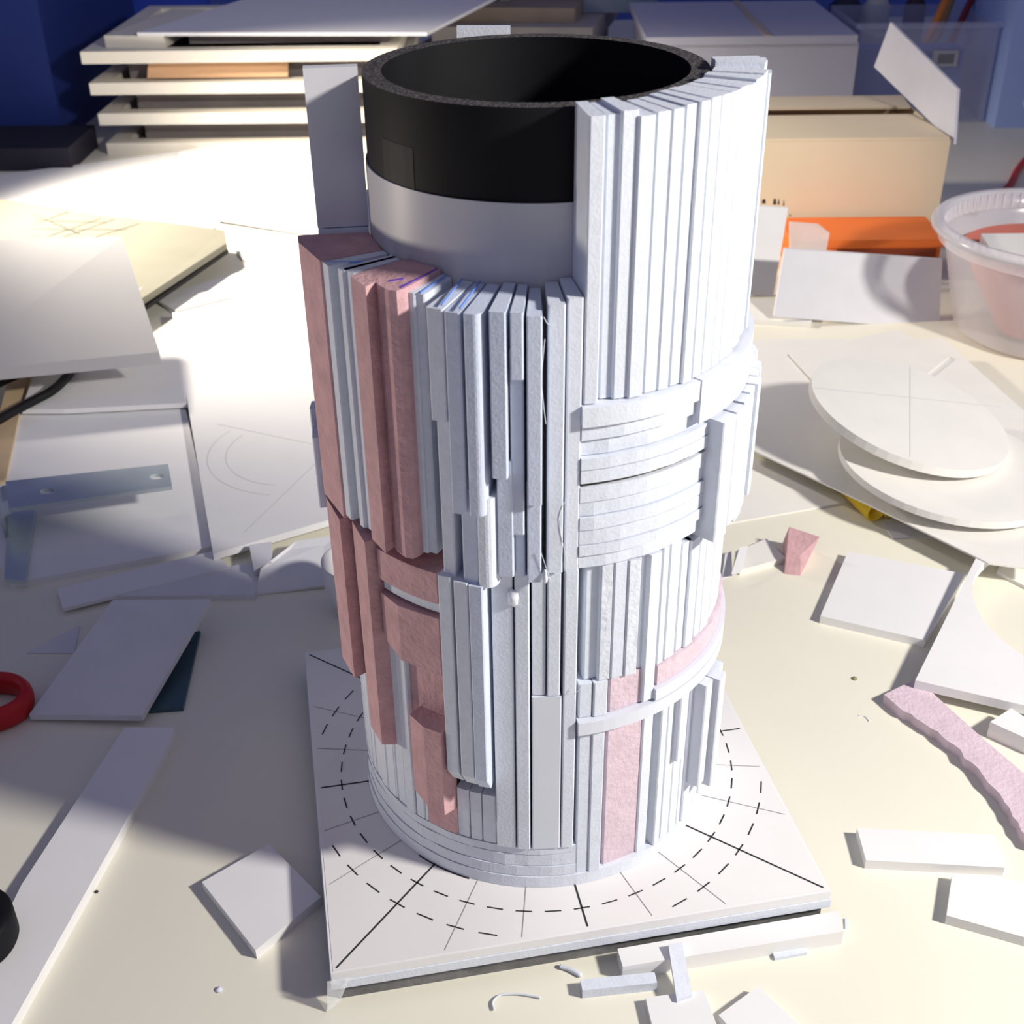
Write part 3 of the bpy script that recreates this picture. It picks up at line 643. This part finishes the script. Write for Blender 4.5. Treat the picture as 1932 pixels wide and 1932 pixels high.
# ------------------------------------------------------------------ left background: trays
TRW = mat('tray_wood_white', (0.74, 0.70, 0.62), .7, .04, 10); TRG = mat('tray_grey_inside', (0.26, 0.23, 0.23), .8, .1, 20)
fl_ = tp(204, 292, 0); Yt = fl_.y; x0 = fl_.x; x1 = tp(700, 300, 0).x+.6; DPT = 4.2
step = .472
for i in range(4):
    e = empty('display_tray', ((x0+x1)/2, Yt, i*step), ['bottom', 'second lowest', 'third lowest', 'top'][i]+' white edged tray of the stack at the rear left', 'tray', 'stacked trays')
    zb = i*step; sh = -.04*i; yo = -.03*i
    X0 = x0+sh; X1 = x1+sh; Y0 = Yt+yo; Y1 = Y0+DPT
    boxw('rail', (X0, Y0, zb), (X1, Y0+.3, zb+.18), TRW, e); boxw('rail', (X0, Y1-.3, zb), (X1, Y1, zb+.18), TRW, e)
    boxw('rail', (X0, Y0+.3, zb), (X0+.3, Y1-.3, zb+.18), TRW, e); boxw('rail', (X1-.3, Y0+.3, zb), (X1, Y1-.3, zb+.18), TRW, e)
    boxw('panel', (X0+.3, Y0+.3, zb+.03), (X1-.3, Y1-.3, zb+.07), TRG, e)
    if i < 3: boxw('core', (X0+.5, Y0+.55, zb+.072), (X1-.5, Y1-.45, zb+step-.003), TRG, e)
zt = 3*step+.183
thing(obox('tan_card', (x0+1.9, Yt+.2, 2*step+.325), (1.1, 0, 0), (0, .1, .115), (0, -.009, .008), mat('tan_card', (.72, .45, .27), .7, .05, 10)), 'tan card slipped under the top tray', 'card sheet')
thing(flat('foam_offcut', [(x0+.2, Yt+.2), (x0+1.15, Yt+.1), (x0+1.3, Yt+2.5), (x0+.7, Yt+2.6)], .18, TRW, zt), 'rough pale offcut on the top tray', 'foam scrap')
thing(boxw('grey_block', (x0+1.45, Yt+.45, zt), (x1-.3, Yt+2.5, zt+.17), TRG), 'grey block under the large white sheet on the trays', 'block')
thing(flat('large_white_sheet', [(x0+.75, Yt+.1), (x1+.35, Yt-.15), (x1+1.7, Yt+4.2), (x0+2.2, Yt+4.3)], .05, mat('lilac_white_sheet', (.80, .80, .84), .6, .02), zt+.185), 'large white sheet on top of the tray stack', 'card sheet')
# dark blue crates at far left
NAVY = mat('navy_plastic', (0.015, 0.03, 0.16), .45, .2, 3)
cr = empty('navy_crate', (-12, Yt+1, 0), 'dark blue plastic crate at the far left behind the trays', 'crate')
boxw('crate_body', (-14, Yt+.8, 0), (-7.6, Yt+6, 2.6), NAVY, cr); boxw('crate_rim', (-14.1, Yt+.65, 2.605), (-7.45, Yt+6.1, 2.85), mat('navy_rim', (.04, .05, .12), .5), cr)
thing(boxw('dark_case', (-12, Yt-.9, 0), (-6.95, Yt+.5, .35), mat('dark_case', (.018, .017, .03), .6)), 'low dark case in front of the blue crate', 'case')
thing(boxw('bright_blue_panel', (-16, Yt+7, 0), (-6.4, Yt+7.4, 8), mat('bright_blue_panel', (.03, .07, .5), .5)), 'blue panel behind the dark crate at top left', 'panel')
# ------------------------------------------------------------------ left bright sheets
thing(slab('white_sheet', [(-120, 345), (335, 286), (520, 330), (400, 430), (-120, 440)], .03, CARD, z0=.02), 'brightly lit white sheet in front of the trays, far left', 'card sheet')
thing(slab('white_sheet', [(335, 286), (450, 262), (640, 270), (640, 448), (598, 440), (380, 405)], .05, CARD, z0=.055), 'brightly lit white sheet next to the tower panel', 'card sheet')
thing(slab('cream_board', [(400, 420), (640, 455), (640, 520), (460, 490)], .035, CARDW, z0=.0), 'pale yellow board below the lit sheet near the tower', 'card sheet')
thing(slab('white_sheet', [(290, 560), (500, 500), (640, 520), (640, 620), (360, 620)], .02, CARD, z0=.0), 'white sheet behind the board with pencil circles', 'card sheet')
thing(slab('foam_chip', [(300, 568), (420, 545), (430, 560), (330, 585)], .03, CARDW, z0=.021), 'thin foam sliver on the lit white sheet', 'foam scrap', SC)
# corrugated beige grid board
GRID = mat('beige_grid_board', (0.19, 0.182, 0.145), .75, .03, 30)
gpts = [(-60, 370), (60, 383), (180, 404), (330, 421), (424, 434), (428, 458), (272, 560), (150, 640), (-60, 600)]
gr = thing(slab('grid_board', gpts, .08, GRID, z0=.22, tilt=[.14, .11, .06, .02, 0, 0, 0, 0, .1]), 'beige board with pencilled grid lines at the left', 'card sheet')
gz = .384
GP = mat('grid_pencil', (.11, .105, .085), .8)
def gplane(px, py):      # on the sloping top of the grid board
    z = .31
    for _ in range(6):
        P = tp(px, py, z); z = .302+max(0, min(.14, (-3.6-P.x)*.035))
    return tp(px, py, z+.006)
for (a_, b_) in (((-20, 415), (200, 418)), ((-20, 432), (240, 432)), ((0, 402), (60, 385)), ((20, 440), (130, 398)), ((90, 446), (190, 410)), ((120, 446), (215, 412)), ((40, 396), (150, 440)), ((-10, 410), (70, 446)), ((180, 446), (262, 420))):
    q0 = gplane(*a_); q1 = gplane(*b_); s_ = (q1-q0).cross(Vector((0, 0, 1))).normalized()*.008
    link('grid_line', [q0-s_, q0+s_, q1+s_, q1-s_], [(0, 1, 2, 3)], GP, gr)
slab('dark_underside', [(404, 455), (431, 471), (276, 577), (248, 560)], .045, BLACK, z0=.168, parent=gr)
thing(slab('foam_block', [(120, 470), (330, 470), (250, 520), (120, 520)], .215, CARDW), 'pale foam block carrying the beige grid board', 'block')
# thick raised foam board at left
rb = thing(slab('thick_foam_board', [(-120, 455), (120, 450), (230, 446), (301, 664), (-120, 705)], .125, mat('thick_board_grey', (.44, .43, .44), .65, .02, 20), z0=.42, tilt=[.6, .6, .6, 0, 0]), 'thick pale foam board raised above the sheets at the left edge', 'foam board')
thing(boxw('foam_block', (-6.4, 6.3, 0), (-4.6, 6.75, .62), CARDC), 'pale block under the raised thick board', 'block')
thing(slab('paper_tab', [(232, 468), (251, 468), (270, 540), (262, 548)], .004, mat('blue_tab', (.45, .5, .66), .7), z0=.306), 'bluish paper tab on the grid board', 'paper')
# cables
CAB = mat('black_cable', (.006, .006, .007), .5)
thing(tubepath('black_cable', catmull([tp(-40, 815, .17), tp(5, 788, .17), tp(60, 758, .17), tp(100, 736, .18), tp(130, 706, .2), tp(150, 670, .22)]), .045, CAB), 'thick black cable under the raised board', 'cable')
thing(tubepath('black_cable', catmull([tp(-40, 745, .17), tp(0, 722, .17), tp(40, 705, .18), tp(80, 690, .2)]), .045, CAB), 'shorter black cable at the left edge behind the thick one', 'cable')
thing(slab('wood_lath', [(20, 700), (55, 690), (10, 905), (-40, 920)], .08, mat('tan_wood', (.62, .46, .28), .7, .1, 30)), 'tan wooden lath at the left edge beneath the cable', 'lath')
# sheets, centre left
thing(slab('white_sheet', [(70, 690), (345, 660), (352, 760), (120, 772), (40, 772)], .05, CARD, z0=.07), 'lit white board between cable and pencilled board', 'foam board')
thing(slab('white_sheet', [(30, 780), (350, 770), (405, 1030), (20, 1100), (-60, 960)], .05, CARD, z0=.0), 'white board lying under the metal bracket', 'foam board')
pcb = thing(slab('pencilled_board', [(325, 590), (640, 575), (640, 975), (402, 1045)], .06, CARD, z0=.058), 'large white board with faint pencil circles left of the tower', 'foam board')
pz = .119
def pcirc(cx_, cy_, r, a0, a1):
    c = tp(cx_, cy_, pz); v = []; f = []; n = 40
    for i in range(n+1):
        a = radians(a0+(a1-a0)*i/n)
        for q in (r-.004, r+.004): v.append(Vector((c.x+q*cos(a), c.y+q*sin(a), pz)))
    for i in range(n): f.append((2*i, 2*i+1, 2*i+3, 2*i+2))
    link('pencil_line', v, f, PENCIL, pcb)
pcirc(560, 850, .78, 150, 262); pcirc(560, 850, .62, 150, 262)
for a_, b_ in (((460, 1005), (600, 870)), ((410, 800), (600, 840))):
    q0 = tp(*a_, pz); q1 = tp(*b_, pz); s_ = (q1-q0).cross(Vector((0, 0, 1))).normalized()*.004
    link('pencil_line', [q0-s_, q0+s_, q1+s_, q1-s_], [(0, 1, 2, 3)], PENCIL, pcb)
# metal bracket
MET = mat('galvanised_steel', (.66, .74, .74), .42, .10, 25, metal=.7)
br = empty('metal_bracket', tp(30, 1000), 'galvanised steel angle bracket with two holes lying on the white board', 'bracket')
bz_ = .30
A = [tp(12, 915, bz_), tp(318, 882, bz_), tp(326, 924, bz_), tp(20, 966, bz_)]
def holed(name, quad, holes, t, mt, parent):
    bm = bmesh.new()
    U_ = quad[1]-quad[0]; V_ = quad[3]-quad[0]; n = U_.cross(V_).normalized()*t
    NX = 40; NY = 8; vs = {}
    def pt(u, v): 
        a = quad[0]+(quad[1]-quad[0])*u; b = quad[3]+(quad[2]-quad[3])*u; return a+(b-a)*v
    v = []; f = []
    # strip split in cells; a hole cell is an octagon-ish ring
    us = [0]
    for (hu, hv, hw) in holes: us += [hu-hw*1.6, hu+hw*1.6]
    us.append(1)
    for side in (0, 1):
        off = n*side
        base = len(v)
        for i in range(len(us)-1):
            if i % 2 == 0:
                k = len(v); v += [pt(us[i], 0)+off, pt(us[i+1], 0)+off, pt(us[i+1], 1)+off, pt(us[i], 1)+off]; f.append((k, k+1, k+2, k+3))
            else:
                hu, hv, hw = holes[i//2]; asp = U_.length/V_.length; K = 24; k = len(v)
                for j in range(K):
                    a = 2*pi*j/K+pi/4
                    iu = hu+hw*cos(a); iv = hv+hw*asp*sin(a)
                    m_ = max(abs(cos(a)), abs(sin(a)))
                    ou = hu+hw*1.6*cos(a)/m_; ov = .5+.5*sin(a)/m_
                    v += [pt(ou, ov)+off, pt(iu, iv)+off]
                for j in range(K):
                    j2 = (j+1) % K; f.append((k+2*j, k+2*j2, k+2*j2+1, k+2*j+1))
    h = len(v)//2
    k = len(v); C_ = [pt(0, 0), pt(1, 0), pt(1, 1), pt(0, 1)]
    v += C_+[c+n for c in C_]; f += [(k+i, k+(i+1) % 4, k+4+(i+1) % 4, k+4+i) for i in range(4)]
    for hi, (hu, hv, hw) in enumerate(holes):
        asp = U_.length/V_.length; K = 24; k = len(v)
        for j in range(K):
            a = 2*pi*j/K; q = pt(hu+hw*cos(a), hv+hw*asp*sin(a)); v += [q, q+n]
        for j in range(K): j2 = (j+1) % K; f.append((k+2*j, k+2*j2, k+2*j2+1, k+2*j+1))
    return link(name, v, f, mt, parent)
holed('arm', A, [(.235, .55, .042), (.915, .5, .045)], -.035, MET, br)
# bent corner and second arm going down to the table
c0 = tp(12, 915, bz_); c1 = tp(20, 966, bz_); dn_ = (A[0]-A[1]).normalized()
pv = []; pf = []
for i in range(9):
    a = i/8*pi/2
    for c in (c0, c1): pv.append(c+dn_*(.09*sin(a))+Vector((0, 0, -.09*(1-cos(a)))))
for i in range(8): pf.append((2*i, 2*i+2, 2*i+3, 2*i+1))
e_ = len(pv)-2
k = len(pv); pv += [pv[e_]-Vector((0, 0, bz_-.16)), pv[e_+1]-Vector((0, 0, bz_-.16))]; pf.append((e_, k, k+1, e_+1))
bo = link('bend', pv, pf, MET, br, True)
sm = bo.modifiers.new('solid', 'SOLIDIFY'); sm.thickness = .03*S
slab('second_arm', [(16, 968), (66, 962), (48, 1096), (8, 1092)], .03, MET, z0=.055, parent=br)
# strips and scraps, left middle
thing(slab('foam_strip_offcut', [(108, 1110), (400, 1040), (432, 1070), (118, 1148)], .03, CARD, z0=.03), 'flat white strip in front of the bracket board', 'foam board', SC)
thing(slab('foam_strip_offcut', [(212, 1125), (470, 1060), (492, 1090), (480, 1122)], .05, CARDC), 'wedge shaped grey white strip below the flat strip', 'foam board', SC)
thing(slab('paper_scrap', [(492, 1072), (560, 1020), (640, 1010), (640, 1100), (482, 1120)], .02, CARDC, z0=.0, tilt=[.12, .12, .1, .02, 0]), 'folded paper scrap just left of the tower', 'paper')
thing(slab('foam_cube', [(470, 1028), (512, 1022), (512, 1062), (478, 1070)], .08, CARDC, z0=.055), 'little white foam cube at the edge of the pencilled board', 'foam scrap', SC)
# standing half-round card just behind the tower's left side
hc_ = tp(650, 1180, 0)+Vector((.02, .25, 0)); N = 28
ft = [hc_+Vector((.42*cos(pi*i/N)*.9, 0, .02+.55*sin(pi*i/N))) for i in range(N+1)]
cupp = empty('white_cup', tp(660, 1165), 'white round cup half hidden behind the tower on the left', 'cup')
cc = tp(676, 1175, 0)+Vector((0, .15, 0))
lathe('cup_body', cc, [(0, .0), (.17, 0), (.24, .25), (.25, .45), (.24, .45), (.22, .25), (.15, .02), (0, .02)], CARD, cupp, 40)
# propped card with dark ruler underneath
prop = thing(slab('propped_card', [(212, 1132), (397, 1130), (268, 1350), (55, 1348)], .045, CARDC, z0=.02, tilt=[.22, .16, .03, .0]), 'grey white card propped up at the left, casting shadow', 'foam board')
thing(slab('teal_ruler', [(330, 1200), (378, 1190), (345, 1335), (280, 1340)], .03, mat('teal_dark', (.05, .10, .13), .3, .2, 20)), 'dark teal plate half under the propped card', 'plate')
thing(slab('scrap_card', [(150, 1180), (60, 1225), (50, 1232), (140, 1232)], .01, CARDC), 'thin grey card behind the propped card', 'card sheet')
# long strip bottom left
thing(slab('long_foam_strip', [(235, 1372), (330, 1372), (310, 1420), (20, 1935), (-90, 1935), (40, 1670)], .075, CARD), 'long white foam strip running down the left foreground', 'foam board')
# scissors handles
RED = mat('red_plastic_handle', (.48, .015, .02), .4, .05)
sc = empty('scissors', tp(0, 1330), 'red scissors handle at the left edge', 'scissors')
def loop(c_, rx, ry, h, rad, mt, parent, rot=0, nm='handle'):
    v = []; f = []; n = 40; k = 12
    for i in range(n):
        a = 2*pi*i/n; ce = Vector((rx*cos(a), ry*sin(a), 0)); nn = Vector((cos(a)/rx, sin(a)/ry, 0)).normalized()
        for j in range(k):
            b = 2*pi*j/k; q = ce+nn*(rad*cos(b))+Vector((0, 0, h*sin(b)))
            v.append(c_+Vector((q.x*cos(rot)-q.y*sin(rot), q.x*sin(rot)+q.y*cos(rot), q.z)))
    for i in range(n):
        for j in range(k): f.append((i*k+j, ((i+1) % n)*k+j, ((i+1) % n)*k+(j+1) % k, i*k+(j+1) % k))
    return link(nm, v, f, mt, parent, True)
loop(tp(-20, 1325, .09), .24, .20, .09, .045, RED, sc)
loop(tp(-170, 1335, .09), .22, .18, .09, .045, RED, sc)
link('blade', *prismdata([tp(-70, 1370, .06), tp(-50, 1372, .06), tp(-60, 1600, .05), tp(-75, 1560, .05)], [tp(-70, 1370, .03), tp(-50, 1372, .03), tp(-60, 1600, .02), tp(-75, 1560, .02)]), MET, sc)
bh = empty('black_tape_roll', tp(-20, 1755, .076), 'black round roll at the lower left edge on the long strip', 'tape roll')
cb = tp(-62, 1750, .2)
lathe('roll', (cb.x, cb.y, .077), [(.13, 0), (.225, 0), (.235, .02), (.235, .17), (.225, .19), (.13, .19)], BLACK, bh, 48, True)
lathe('core', (cb.x, cb.y, .077), [(.115, .005), (.128, .005), (.128, .185), (.115, .185)], CARDC, bh, 32, True)
# dots and crumbs
for px, py, r, lab in ((182, 1683, .012, 'single dark speck on the table at lower left'), (413, 1868, .02, 'white foam crumb at lower left'), (1612, 1281, .02, 'olive crumb right of the base board')):
    c = tp(px, py, 0)
    o = lathe('crumb', c, [(0, 0), (r, .002), (r*.8, r*.5), (0, r*.7)], INK if 'dark' in lab else (FOAM2 if 'white' in lab else mat('olive_crumb', (.3, .27, .15), .8)), None, 7)
    thing(o, lab, 'crumb')
